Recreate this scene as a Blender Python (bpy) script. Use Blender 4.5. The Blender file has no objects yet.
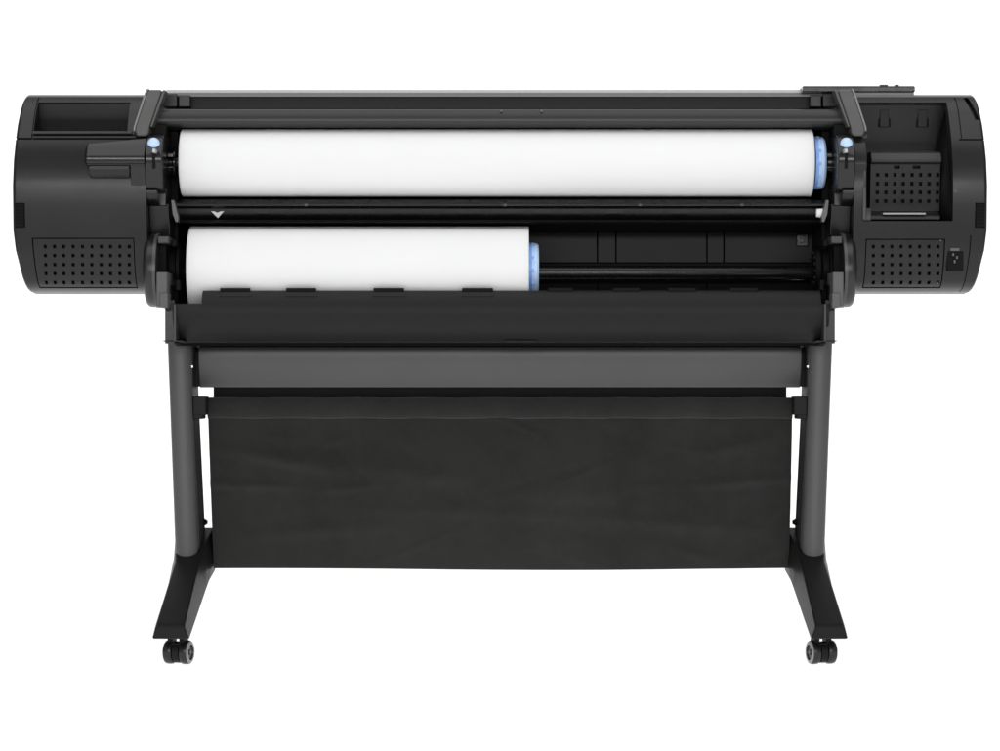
import bpy, bmesh, math, random
from mathutils import Vector
random.seed(7)
C = bpy.context.scene.collection
PI = math.pi
D = 4.6; S = 552.0; ZC = 0.510; CY = 375.5

# photograph measurements -> metres, each at the real depth Y of the part
def X(px, Y=0.0): return (px-500.0)/S*(1+Y/D)
def Z(py, Y=0.0): return ZC+(CY-py)/S*(1+Y/D)

# ------------------------------------------------------------------ materials
def mat(name, col, rough=0.45, metal=0.0, spec=0.5, bump=0.0, bscale=900.0, var=0.0, vscale=6.0, coat=0.0, rvar=0.0):
    m = bpy.data.materials.new(name); m.use_nodes = True
    nt = m.node_tree; n = nt.nodes; L = nt.links
    p = n['Principled BSDF']
    p.inputs['Base Color'].default_value = (*col, 1)
    p.inputs['Roughness'].default_value = rough
    p.inputs['Metallic'].default_value = metal
    p.inputs['Specular IOR Level'].default_value = spec
    p.inputs['Coat Weight'].default_value = coat
    tc = n.new('ShaderNodeTexCoord')
    if bump:
        t = n.new('ShaderNodeTexNoise'); t.inputs['Scale'].default_value = bscale; t.inputs['Detail'].default_value = 2
        b = n.new('ShaderNodeBump'); b.inputs['Strength'].default_value = bump; b.inputs['Distance'].default_value = 0.0006
        L.new(tc.outputs['Object'], t.inputs['Vector']); L.new(t.outputs['Fac'], b.inputs['Height'])
        L.new(b.outputs['Normal'], p.inputs['Normal'])
    if var or rvar:
        t = n.new('ShaderNodeTexNoise'); t.inputs['Scale'].default_value = vscale; t.inputs['Detail'].default_value = 5
        L.new(tc.outputs['Object'], t.inputs['Vector'])
        if var:
            r = n.new('ShaderNodeMapRange')
            r.inputs['From Min'].default_value = 0.3; r.inputs['From Max'].default_value = 0.7
            r.inputs['To Min'].default_value = 1-var; r.inputs['To Max'].default_value = 1+var
            mx = n.new('ShaderNodeVectorMath'); mx.operation = 'SCALE'
            mx.inputs[0].default_value = col
            L.new(t.outputs['Fac'], r.inputs['Value']); L.new(r.outputs['Result'], mx.inputs['Scale'])
            L.new(mx.outputs['Vector'], p.inputs['Base Color'])
        if rvar:
            r = n.new('ShaderNodeMapRange')
            r.inputs['From Min'].default_value = 0.3; r.inputs['From Max'].default_value = 0.7
            r.inputs['To Min'].default_value = rough-rvar; r.inputs['To Max'].default_value = rough+rvar
            L.new(t.outputs['Fac'], r.inputs['Value']); L.new(r.outputs['Result'], p.inputs['Roughness'])
    return m
M = {}
M['plastic'] = mat('charcoal_plastic', (.0065,.0063,.0061), .31, spec=.38, bump=.15, bscale=1400, var=.05, rvar=.03)
M['plastic_lt'] = mat('grey_plastic', (.032,.032,.032), .36, spec=.3, bump=.15, var=.05)
M['gloss'] = mat('glossy_black_plastic', (.005,.005,.005), .27, spec=.4, rvar=.12, vscale=22)
M['black'] = mat('matt_black_plastic', (.004,.004,.004), .6, spec=.12)
M['panel'] = mat('dark_sheet_metal', (.020,.020,.020), .5, spec=.2, var=.06)
M['tray'] = mat('tray_plastic', (.0135,.0135,.0135), .5, spec=.15, bump=.2, var=.05)
M['steel'] = mat('grey_powder_coated_steel', (.074,.074,.075), .40, spec=.35, bump=.2, bscale=1600, var=.04)
M['stem_glint'] = mat('stem_and_glint_grey', (.42,.42,.42), .35, spec=.5)  # pale lever stem; on the lid it stands in for a highlight
M['arm'] = mat('mid_grey_plastic', (.06,.059,.058), .33, spec=.4, bump=.15, var=.1, vscale=30)  # plain mid grey; also paints the hub rim, bay and latch glints
M['paper'] = mat('white_paper', (.80,.80,.805), .75, spec=.2, var=.008, vscale=3)
_p = M['paper'].node_tree.nodes['Principled BSDF']
_p.inputs['Subsurface Weight'].default_value = .75; _p.inputs['Subsurface Radius'].default_value = (1,1,1); _p.inputs['Subsurface Scale'].default_value = .022
M['paper_end'] = mat('paper_roll_end', (.72,.72,.72), .9, spec=.1)
M['core'] = mat('cardboard_core', (.35,.26,.17), .9)
M['cover'] = mat('semi_gloss_black_plastic', (.009,.009,.009), .21, spec=.42, bump=.1, bscale=1400, rvar=.02)
M['hub'] = mat('hub_black_plastic', (.009,.009,.009), .32, spec=.5, bump=.1, bscale=1400)
M['arrow'] = mat('faded_white_print', (.62,.62,.62), .6)
M['edge2'] = mat('pale_glint_grey', (.27,.27,.27), .35, spec=.5)  # pale grey for painted highlights: sill lip and under the control panel
M['edge'] = mat('edge_glint_grey', (.17,.17,.17), .35, spec=.5)  # grey for painted highlights on the hinge arms and lower lid edge
M['blue'] = mat('light_blue_plastic', (.22,.42,.86), .35, spec=.5)
M['blue_lt'] = mat('pale_blue_plastic', (.50,.68,.95), .35, spec=.5)
M['white'] = mat('white_plastic', (.8,.8,.8), .5)
M['metal'] = mat('bright_steel', (.55,.55,.55), .3, metal=1)
M['foot'] = mat('black_coated_steel', (.010,.010,.010), .42, spec=.12, bump=.2, var=.05)
M['rubber'] = mat('grey_rubber', (.24,.24,.24), .4, spec=.4)
M['wheel'] = mat('black_wheel', (.010,.010,.010), .3, spec=.4)

def cloth_mat():
    m = mat('black_woven_fabric', (.0172,.0167,.0160), .85, spec=.15)
    nt = m.node_tree; n = nt.nodes; L = nt.links; p = n['Principled BSDF']
    tc = n.new('ShaderNodeTexCoord')
    wx = n.new('ShaderNodeTexWave'); wx.bands_direction = 'X'; wx.inputs['Scale'].default_value = 260
    wz = n.new('ShaderNodeTexWave'); wz.bands_direction = 'Z'; wz.inputs['Scale'].default_value = 260
    a = n.new('ShaderNodeMath'); a.operation = 'ADD'
    b = n.new('ShaderNodeBump'); b.inputs['Strength'].default_value = .35; b.inputs['Distance'].default_value = .0005
    nz = n.new('ShaderNodeTexNoise'); nz.inputs['Scale'].default_value = 6; nz.inputs['Detail'].default_value = 9; nz.inputs['Roughness'].default_value = .82
    r = n.new('ShaderNodeMapRange'); r.inputs['From Min'].default_value = .3; r.inputs['From Max'].default_value = .7
    r.inputs['To Min'].default_value = .66; r.inputs['To Max'].default_value = 1.34
    s = n.new('ShaderNodeVectorMath'); s.operation = 'SCALE'; s.inputs[0].default_value = (.0172,.0167,.0160)
    for w in (wx, wz): L.new(tc.outputs['Object'], w.inputs['Vector'])
    L.new(tc.outputs['Object'], nz.inputs['Vector'])
    L.new(wx.outputs['Fac'], a.inputs[0]); L.new(wz.outputs['Fac'], a.inputs[1])
    L.new(a.outputs[0], b.inputs['Height']); L.new(b.outputs['Normal'], p.inputs['Normal'])
    L.new(nz.outputs['Fac'], r.inputs['Value']); L.new(r.outputs['Result'], s.inputs['Scale'])
    L.new(s.outputs['Vector'], p.inputs['Base Color'])
    p.inputs['Sheen Weight'].default_value = .15; p.inputs['Sheen Roughness'].default_value = .6
    return m
M['cloth'] = cloth_mat()

# ------------------------------------------------------------------ helpers
def link(name, me, m, parent=None, bevel=0, seg=3, sharp=35):
    ms = m if isinstance(m, (list, tuple)) else [m]
    for k in ms: me.materials.append(k)
    o = bpy.data.objects.new(name, me); C.objects.link(o)
    if parent: o.parent = parent
    for f in me.polygons: f.use_smooth = True
    me.set_sharp_from_angle(angle=math.radians(sharp))
    if bevel:
        b = o.modifiers.new('bevel', 'BEVEL'); b.width = bevel; b.segments = seg
        b.limit_method = 'ANGLE'; b.angle_limit = math.radians(32); b.harden_normals = True
    return o
def obj(name, bm, m, parent=None, bevel=0, seg=3, sharp=35):
    bmesh.ops.recalc_face_normals(bm, faces=bm.faces)
    me = bpy.data.meshes.new(name); bm.to_mesh(me); bm.free()
    return link(name, me, m, parent, bevel, seg, sharp)
def box(bm, x0, x1, y0, y1, z0, z1, mi=0):
    v = [bm.verts.new((x,y,z)) for x in (x0,x1) for y in (y0,y1) for z in (z0,z1)]
    for q in ((0,1,3,2),(4,6,7,5),(0,4,5,1),(2,3,7,6),(0,2,6,4),(1,5,7,3)):
        f = bm.faces.new([v[i] for i in q]); f.material_index = mi
    return v
def pbox(bm, px0, px1, py0, py1, Y0, Y1, mi=0):      # front face measured at its own depth Y0
    return box(bm, X(px0,Y0), X(px1,Y0), Y0, Y1, Z(py1,Y0), Z(py0,Y0), mi)
def extr(bm, prof, x0, x1, x0b=None, x1b=None, mi=0):  # closed (Y,z) outline swept along x
    a = [bm.verts.new((x0,y,z)) for y,z in prof]; b = [bm.verts.new((x1,y,z)) for y,z in prof]
    n = len(prof)
    for i in range(n):
        j = (i+1)%n; f = bm.faces.new((a[i],a[j],b[j],b[i])); f.material_index = mi
    bm.faces.new(a[::-1]).material_index = mi; bm.faces.new(b).material_index = mi
def lathe(bm, prof, cy, cz, n=64, mi=0, a0=0, cap=True):   # (x, r) stations about an x-parallel axis
    rings = []
    for x, r in prof:
        if r <= 1e-6: rings.append([bm.verts.new((x,cy,cz))])
        else: rings.append([bm.verts.new((x, cy+r*math.cos(2*PI*k/n), cz+r*math.sin(2*PI*k/n))) for k in range(n)])
    for A, B in zip(rings, rings[1:]):
        for k in range(n):
            j = (k+1)%n
            if len(A) == 1 and len(B) == 1: continue
            if len(A) == 1: f = bm.faces.new((A[0],B[j],B[k]))
            elif len(B) == 1: f = bm.faces.new((A[k],A[j],B[0]))
            else: f = bm.faces.new((A[k],A[j],B[j],B[k]))
            f.material_index = mi
    if cap:
        for R in (rings[0], rings[-1]):
            if len(R) > 1: bm.faces.new(R).material_index = mi
def interp(pts, t):
    if t <= pts[0][0]: return pts[0][1]
    for (a, b), (c, d) in zip(pts, pts[1:]):
        if t <= c: return b+(d-b)*(t-a)/(c-a)
    return pts[-1][1]
def empty(name, loc, label, cat, group=None):
    o = bpy.data.objects.new(name, None); C.objects.link(o)
    o['label'] = label; o['category'] = cat
    if group: o['group'] = group
    o.empty_display_size = .1; o.location = loc
    return o
def settle(root):      # children were modelled in world coordinates: keep them there under the moved empty
    bpy.context.view_layer.update()
    for ch in root.children:
        ch.matrix_parent_inverse = root.matrix_world.inverted()

# ------------------------------------------------------------------ side housing (height field along its real section)
SEC = [(94.8,.100),(96.2,.084),(99,.074),(103,.064),(110,.050),(118,.040),(126,.031),(140,.017),(152,.0088),(165,.0034),(175,.0009),(183,0),(193,.0005),(205,.0022),(222,.0060),
       (235,.0095),(248,.0140),(258,.0188),(268,.0250),(276,.0325),(283,.043),(288,.058),(292,.080),(294.3,.120)]
OUT = [(94.8,28),(96.2,26),(99,24),(103,22),(110,20),(125,17),(140,15),(160,13),(185,12),(230,12.5),(250,15),(260,17.6),(270,20),(278,22.2),(285,25),(290,28.2),(293,32),(294.3,36)]
SECZ = sorted((Z(py,Y), Y) for py, Y in SEC)
def smooth_sec():
    zs = [a for a,_ in SECZ]; out = []
    # Catmull-Rom resample for a smooth shell
    P = [SECZ[0]]+SECZ+[SECZ[-1]]
    for i in range(1, len(P)-2):
        for k in range(6):
            t = k/6; p0,p1,p2,p3 = P[i-1],P[i],P[i+1],P[i+2]
            r = [0.5*(2*p1[c]+(p2[c]-p0[c])*t+(2*p0[c]-5*p1[c]+4*p2[c]-p3[c])*t*t+(3*p1[c]-p0[c]-3*p2[c]+p3[c])*t**3) for c in (0,1)]
            out.append(tuple(r))
    out.append(SECZ[-1]); out.sort()
    return out
SM = smooth_sec()
def secY(z): return interp(SM, z)
ZT, ZB = SECZ[-1][0], SECZ[0][0]
PYZ = sorted((Z(py,Y), py) for py, Y in SEC)
def warp(x, z):      # the housings narrow towards their rounded top and bottom outer corners
    s_ = (abs(x)-.76)/(488/S-.76)
    if s_ <= 0: return x
    py = interp(PYZ, z); out = (500-interp(OUT, py))/S*(1+secY(z)/D)
    return math.copysign(abs(x)-(488/S-out)*s_**3.2, x)
EPS = .0004
def hfield(name, x0, x1, z0, z1, extra_x, extra_z, f, back, m, parent, dx=.02, dz=.004, endround=None, backprof=None, sharp=30, deep=None):
    xs = set([x0, x1]); zs = set([z0, z1])
    for e in extra_x:
        for s in (-EPS, EPS):
            if x0 < e+s < x1: xs.add(e+s)
    for e in extra_z:
        for s in (-EPS, EPS):
            if z0 < e+s < z1: zs.add(e+s)
    k = x0
    while k < x1: xs.add(k); k += dx
    k = z0
    while k < z1: zs.add(k); k += dz
    def clean(s, keep):
        r = sorted(s); out = [r[0]]
        for v in r[1:]:
            if v-out[-1] < EPS*.6:
                continue
            out.append(v)
        if out[-1] != r[-1]: out[-1] = r[-1]
        return out
    xs = clean(xs, extra_x); zs = clean(zs, extra_z)
    bm = bmesh.new()
    F = [[bm.verts.new((warp(x,z), f(x,z), z)) for z in zs] for x in xs]
    bk = (lambda z: back) if backprof is None else backprof
    B = [[bm.verts.new((warp(x,zs[e_]), back, bk_z)) for e_, bk_z in zip((0,-1), [zs[0], zs[-1]] if backprof is None else backprof)] for x in xs]
    nx, nz = len(xs), len(zs)
    for i in range(nx-1):
        for j in range(nz-1):
            fc = bm.faces.new((F[i][j],F[i+1][j],F[i+1][j+1],F[i][j+1]))
            if deep and deep((xs[i]+xs[i+1])/2, (zs[j]+zs[j+1])/2): fc.material_index = 1
        bm.faces.new((F[i][0],B[i][0],B[i+1][0],F[i+1][0]))
        bm.faces.new((F[i][-1],F[i+1][-1],B[i+1][1],B[i][1]))
        bm.faces.new((B[i][0],B[i][1],B[i+1][1],B[i+1][0]))
    for i in (0, nx-1):
        bm.faces.new(F[i]+[B[i][1],B[i][0]])
    return obj(name, bm, m, parent, sharp=sharp)

def rects_edges(rs):
    ex, ez = [], []
    for (a,b,c,d,_) in rs: ex += [a,b]; ez += [c,d]
    return ex, ez
def ring(a,b,c,d,w,depth):   # groove round a rectangle
    return [(a,b,c,c+w,depth),(a,b,d-w,d,depth),(a,a+w,c,d,depth),(b-w,b,c,d,depth)]
def R(px0,px1,py0,py1,Y,depth):
    return (X(px0,Y),X(px1,Y),Z(py1,Y),Z(py0,Y),depth)

XE = 488/S     # outer end of the housings
def endroll(x, side):   # rounded outer edge and a raised end cap
    d = (XE-abs(x))
    r = .007
    return r-math.sqrt(max(r*r-(r-d)**2, 0)) if d < r else 0.0

def housing(side, feats, pockets):
    """side -1 left, +1 right; feats: relative recesses, pockets: absolute depth functions (x0,x1,z0,z1,fn)"""
    ex, ez = rects_edges(feats)
    for p in pockets: ex += [p[0],p[1]]; ez += [p[2],p[3]]
    ex += [side*(XE-k*.0009) for k in range(1,9)]
    def f(x, z):
        for p in pockets:
            if p[0] < x < p[1] and p[2] < z < p[3]: return p[4](x,z)
        y = secY(z)+endroll(x, side)
        for (a,b,c,d,dep) in feats:
            if a < x < b and c < z < d: y += dep; break
        return y
    xa, xb = (-XE, X(150,.05)) if side < 0 else (X(850,.05), XE)
    return f, ex, ez, xa, xb

# ---- printer
prn = empty('large_format_printer', (0,.35,.62), 'wide black large-format printer seen from the back, between two rounded side housings, on its stand', 'printer')

def dots(px0, n, step, py0, rows, rstep, Y, w=2.7, h=3.0):
    o = []
    for i in range(n):
        for j in range(rows):
            cx, cy = px0+i*step, py0+j*rstep
            Yl = Y(cy) if callable(Y) else Y
            o.append((X(cx-w/2,Yl),X(cx+w/2,Yl),Z(cy+h/2,Yl),Z(cy-h/2,Yl)))
    return o
def secYpy(py):
    z = Z(py,.05); return secY(z)

def vent_panel(parent, px0, px1, py0, py1, dlist, base=None, name='vent_panel', flat=None, m='plastic', back=.02):
    """perforated panel following the shell, 1.5 mm below its surface, with blind holes floored in black"""
    Yc = secYpy((py0+py1)/2) if flat is None else flat
    x0,x1,z0,z1 = X(px0,Yc),X(px1,Yc),Z(py1,Yc),Z(py0,Yc)
    if flat is None: z0 = Z(py1, secYpy(py1)); z1 = Z(py0, secYpy(py0))
    ex, ez = [], []
    for (a,b,c,d) in dlist: ex += [a,b]; ez += [c,d]
    ex = sorted(set(round(e,5) for e in ex)); ez = sorted(set(round(e,5) for e in ez))
    def f(x,z):
        y = (secY(z)+.0012) if flat is None else flat-.004+(z1-z)*.14
        for (a,b,c,d) in dlist:
            if a < x < b and c < z < d: return y+.009
        return y
    def deep(x,z): return any(a < x < b and c < z < d for (a,b,c,d) in dlist)  # hole floors turn black, painting in the shade inside them
    return hfield(name, x0, x1, z0, z1, ex, ez, f, (Yc+.05 if flat is None else flat+back)+.06, [M[m], M['black']], parent, dx=.05, dz=.003, sharp=25, deep=deep)

# left housing -------------------------------------------------------------
Lp = (33,135,238,288)
zt, zb = Z(Lp[2],secYpy(Lp[2])), Z(Lp[3],secYpy(Lp[3]))
Yv = secYpy(263)
fe = []
fe += [(X(Lp[0],Yv),X(Lp[1],Yv),zb,zt,.016)]                                   # seat of the vent panel
fe.append(R(15,24.5,203,227.5,0,.007))
fe.append(R(34.0,35.2,96,140,.05,.004))                                        # end-cap seam
fe.append((-XE-1, 1, Z(139.9,.024), Z(138.2,.024), .0045))                      # horizontal seam
fe.append(R(33,148,134.9,136.4,.03,.003))
def pocket_left(x, z):
    t = (z-Z(132,.04))/(Z(104,.09)-Z(132,.04))
    y = .092-.015*t
    xl = X(40,.1)
    k = max(0, 1-(x-xl)/.012)
    return y-.03*k*0
pk = [(X(40,.1),X(133,.1),Z(132,.04),Z(104,.09), pocket_left)]
f, ex, ez, xa, xb = housing(-1, fe, pk)
lh = hfield('side_housing', xa, xb, ZB, ZT, ex, ez, f, .62, M['plastic'], prn, backprof=[.70, ZT])
lh['label'] = 'left side housing with a long shallow pocket'
dl = dots(45,10,9.35,246.5,5,9,secYpy)
vent_panel(lh, Lp[0]+.9, Lp[1]-.9, Lp[2]+.9, Lp[3]-.9, dl)
def louvre(px0,px1,parent):
    bm = bmesh.new(); pbox(bm, px0+.4, px1-.4, 203.4, 227.1, .006, .02)
    for k in range(7): pbox(bm, px0+.6, px1-.6, 204.2+k*3.3, 205.6+k*3.3, .004, .008)
    return obj('side_vent', bm, M['black'], parent)
louvre(15,24.5,lh)
# lip below the pocket
bm = bmesh.new(); Yl = secY(Z(133,.04))
extr(bm, [(Yl-.004,Z(131.6,.03)),(Yl-.006,Z(134.2,.03)),(Yl+.02,Z(134.6,.03)),(Yl+.1,Z(131.6,.1))], X(33,.03), X(133,.03))
obj('pocket_lip', bm, M['plastic_lt'], lh, bevel=.0012)

# right housing ------------------------------------------------------------
Rp = (865,944,239,288)
fe = [(X(Rp[0],Yv),X(Rp[1],Yv),Z(Rp[3],secYpy(Rp[3])),Z(Rp[2],secYpy(Rp[2])),.016)]
fe.append(R(975.5,985,203,227.5,0,.007))
fe.append(R(967.0,968.2,236,291,.04,.004))
fe.append(R(957.8,959.0,96,140,.05,.0035))
fe.append(R(959,988,139.2,140.4,.02,.003))
# two dark slots, stepping outward as the photographed opening slants
for k in range(12): fe.append(R(966.5+k*.6,971.5+k*.6,97.5+k*2,99.5+k*2,.07,.014))
RX0, RX1 = X(862,.03), X(950,.03); RZ0, RZ1 = Z(221,.01), Z(104,.09)
def pocket_right(x, z):
    t = (z-RZ0)/(RZ1-RZ0)
    return .150-.045*t
pk = [(RX0,RX1,RZ0,RZ1,pocket_right)]
f, ex, ez, xa, xb = housing(1, fe, pk)
rh = hfield('side_housing', xa, xb, ZB, ZT, ex, ez, f, .62, M['plastic'], prn, backprof=[.70, ZT])
rh['label'] = 'right side housing with a deep bay and a power inlet'
vent_panel(rh, Rp[0]+.9, Rp[1]-.9, Rp[2]+.9, Rp[3]-.9, dots(873.5,8,9.25,246.5,5,9,secYpy))
louvre(975.5,985,rh)
# bay vent box
YB = .060
bm = bmesh.new()
pro = [(YB+.10,Z(151,YB)),(YB+.012,Z(151,YB)),(YB-.002,Z(153,YB)),(YB-.010,Z(160,YB)),(YB-.009,Z(162.5,YB)),(YB+.001,Z(164,YB)),(YB+.001,Z(166,YB)),(YB+.10,Z(166,YB))]
extr(bm, pro, X(870.5,YB), X(941,YB))
obj('bay_shelf', bm, M['plastic_lt'], rh, bevel=.0016)
dd = dots(877.5,8,8.6,175,4,8.7,YB+.002, 2.9, 3.4)
dd += [(X(894,YB),X(899.5,YB),Z(168.6,YB),Z(165.2,YB)),(X(913,YB),X(920,YB),Z(168.6,YB),Z(165.2,YB))]
vent_panel(rh, 870.5, 940, 164.6, 211, dd, flat=YB+.002, name='vent_panel', back=.09)
bm = bmesh.new()     # sill of the bay; the pale strip next paints its lip's highlight
Yq = .006
extr(bm, [(Yq,Z(219.5,Yq)),(Yq-.004,Z(217,Yq)),(Yq+.004,Z(213.5,Yq)),(Yq+.02,Z(211.2,Yq)),(Yq+.14,Z(211.2,Yq+.1)),(Yq+.14,Z(219.5,Yq))], X(866,Yq), X(940,Yq))
obj('bay_sill', bm, M['plastic'], rh, bevel=.0015)
bm = bmesh.new(); pbox(bm, 883, 926, 212.6, 214.4, .0, .02); obj('sill_glint', bm, M['edge2'], rh, bevel=.0012)  # highlight on the sill lip, put in as a pale strip
bm = bmesh.new()
extr(bm, [(Yq-.001,Z(208,Yq)),(Yq-.004,Z(212,Yq)),(Yq-.003,Z(220.5,Yq)),(Yq+.03,Z(220.5,Yq)),(Yq+.05,Z(206,Yq))], X(864,Yq), X(871,Yq))
obj('bay_post', bm, M['plastic_lt'], rh, bevel=.0015)
bm = bmesh.new()     # slanted right wall of the bay
def bp_(px,py,Y): return bm.verts.new((X(px,Y),Y,Z(py,Y)))
xa_ = RX1+.001
A = [bm.verts.new((xa_,secY(RZ1)+.006,RZ1-.001)), bp_(945,104,.12), bp_(921,222,.155), bm.verts.new((xa_,secY(RZ0)+.006,RZ0+.001))]
B = [bm.verts.new((xa_,secY(RZ1)+.006,RZ1-.001)) for _ in ()]
C1 = bm.verts.new((xa_,.18,RZ1-.001)); C2 = bm.verts.new((xa_,.18,RZ0+.001))
bm.faces.new((A[0],A[1],A[2])); bm.faces.new((A[0],A[2],A[3])); bm.faces.new((A[0],C1,A[1])); bm.faces.new((A[3],A[2],C2)); bm.faces.new((A[1],C1,C2,A[2])); bm.faces.new((A[0],A[3],C2,C1))
obj('bay_wall', bm, M['black'], rh, sharp=180)
# bay hooks
for a in (880, 918):
    bm = bmesh.new(); Yh = .106
    pbox(bm, a, a+9, 109.5, 127, Yh, Yh+.03)
    h = obj('bay_hook', bm, M['panel'], rh, bevel=.001)
    bm = bmesh.new()
    for p in ((a-1.6,a+.2,111,127),(a+8.8,a+10.6,111,127),(a-1.6,a+10.6,108,109.8)): pbox(bm, p[0],p[1],p[2],p[3], Yh+.004, Yh+.03)
    obj('bay_hook_slot', bm, M['black'], rh)
bm = bmesh.new(); lathe(bm, [(X(902.6,.13),0),(X(902.7,.13),.0022),(X(905,.13),.0022),(X(905.1,.13),0)], .128, Z(129,.13), 12, cap=False)
obj('screw', bm, M['black'], rh)
bm = bmesh.new(); lathe(bm, [(X(953,0),0),(X(953.6,0),.004),(X(956.8,0),.004),(X(957,0),0)], .0028, Z(191,0), 20, cap=False)
obj('bay_glint', bm, M['arm'], rh)  # pale stud standing in for a small highlight
# power inlet
YI = secYpy(257)
bm = bmesh.new()
pbox(bm, 947.5, 963.5, 244, 271, YI-.0025, YI+.05)
pi_ = obj('power_inlet', bm, M['black'], rh, bevel=.001)
bm = bmesh.new()
pbox(bm, 950.5, 959.5, 248, 251, YI-.005, YI-.001)
obj('inlet_frame', bm, M['arm'], pi_, bevel=.0005)
bm = bmesh.new()
for q in ((953.2,254.5),(957.0,257.5),(954.6,261.5)):
    pbox(bm, q[0]-.9, q[0]+1.1, q[1]-1.5, q[1]+1.5, YI-.005, YI-.001)
    obj('inlet_pin', bm, M['arm'], pi_, bevel=.0004); bm = bmesh.new()
bm.free()
for a,b,rr in ((937.5,283,.0024),(940.5,240.5,.002)):
    Y_=secYpy(b); bm = bmesh.new()
    lathe(bm, [(X(a,Y_)-rr,0),(X(a,Y_)-rr*.8,rr),(X(a,Y_)+rr*.8,rr),(X(a,Y_)+rr,0)], Y_+.001, Z(b,Y_), 14, cap=False)
    obj('screw', bm, M['arm'], rh)

# control panel on top
bm = bmesh.new()
extr(bm, [(.13,Z(91.8,.13)),(.13,Z(86.6,.13)),(.137,Z(85.4,.13)),(.36,Z(85.4,.13)-.001),(.36,Z(91.8,.13))], X(803,.13), X(915,.13))
cp = obj('control_panel', bm, M['gloss'], prn, bevel=.0015)
bm = bmesh.new()
for a,b in ((880,888),(895,899)): pbox(bm, a, b, 84.6, 85.8, .137, .15)
obj('panel_button', bm, M['arm'], cp, bevel=.0006)
bm = bmesh.new(); pbox(bm, 836, 914, 91.9, 97, .142, .34); obj('panel_glint_riser', bm, M['edge2'], cp, bevel=.001)  # riser coloured pale for the highlight below the panel

# ------------------------------------------------------------------ centre section
bm = bmesh.new()      # chassis core
YC = .33
box(bm, X(176,YC), X(824,YC), YC, .60, Z(338,YC), Z(99,YC))
obj('chassis', bm, M['black'], prn)
bm = bmesh.new()      # lid: dark front wall and roof
Yt = .17
extr(bm, [(Yt,Z(109,Yt)),(Yt,Z(97,Yt)),(Yt+.03,Z(96,Yt)),(.60,Z(95,Yt)),(.60,Z(109,Yt)-.01)], X(176,Yt), X(824,Yt))
lid = obj('top_cover', bm, M['panel'], prn, bevel=.001)
bm = bmesh.new()      # lid's rounded edge, coloured pale to paint in its grazing highlight
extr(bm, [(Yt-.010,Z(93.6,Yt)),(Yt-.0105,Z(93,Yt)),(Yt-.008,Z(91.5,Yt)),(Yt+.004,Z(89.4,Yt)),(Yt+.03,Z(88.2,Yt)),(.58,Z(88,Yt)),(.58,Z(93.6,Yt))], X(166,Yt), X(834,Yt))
obj('cover_edge', bm, M['stem_glint'], lid, bevel=.001)
bm = bmesh.new(); extr(bm, [(Yt-.012,Z(97.4,Yt)),(Yt-.0125,Z(96,Yt)),(Yt-.011,Z(93.7,Yt)),(.50,Z(93.7,Yt)),(.50,Z(97.4,Yt)-.004)], X(166,Yt), X(834,Yt))
obj('cover_edge_fade', bm, M['edge'], lid)  # dimmer strip: lower fade of the lid's painted highlight
for s in (-1,1):      # hinge blocks either side of the lid slot
    for a,b in ((163,177),(178.5,190)):
        bm = bmesh.new(); q0,q1 = (a,b) if s<0 else (1000-b,1000-a)
        pbox(bm, q0, q1, 93.5 if a<170 else 95, 107, Yt-.025, Yt+.02)
        obj('hinge_block', bm, M['arm'] if 0 else M['plastic_lt'], lid, bevel=.002)

bm = bmesh.new()      # rear bar above the roll
def barprof(Yb, pts): return [(Yb+dy, Z(py,Yb)) for py,dy in pts]
pts = [(109,.02),(108.8,.010),(109.6,.004),(111,.0005),(113,-.002),(116,-.0045),(119,-.006),(122,-.006),(124.5,-.004),(126.2,.001),(126.8,.008),(126.6,.05),(109,.05)]
extr(bm, barprof(.07, pts), X(157,.07), X(843,.07))
bar = obj('cover_bar', bm, M['arm'], prn, bevel=.0012)
M_bar = mat('bar_plastic', (.026,.026,.026), .33, spec=.32, bump=.15, var=.05); bar.data.materials[0] = M_bar
bm = bmesh.new()      # latch set in the bar
extr(bm, [(y_-.0004,z_) for y_,z_ in barprof(.07, pts[2:9])]+[(.09,Z(124,.07)),(.09,Z(110,.07))], X(502,.07), X(541,.07)); obj('bar_latch', bm, M_bar, bar)
for a in (501.3,541.6):
    bm = bmesh.new(); pbox(bm, a-1.2, a+1.2, 109.9, 112.2, .0655, .09); obj('latch_glint', bm, M['arm'], bar, bevel=.0005)  # pale blocks standing in for the glints at the latch notches
bm = bmesh.new()
extr(bm, barprof(.09, [(126.4,0),(129.5,.004),(129.5,.1),(126.4,.1)]), X(170,.09), X(830,.09)); obj('bar_lip', bm, M['black'], bar)

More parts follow.
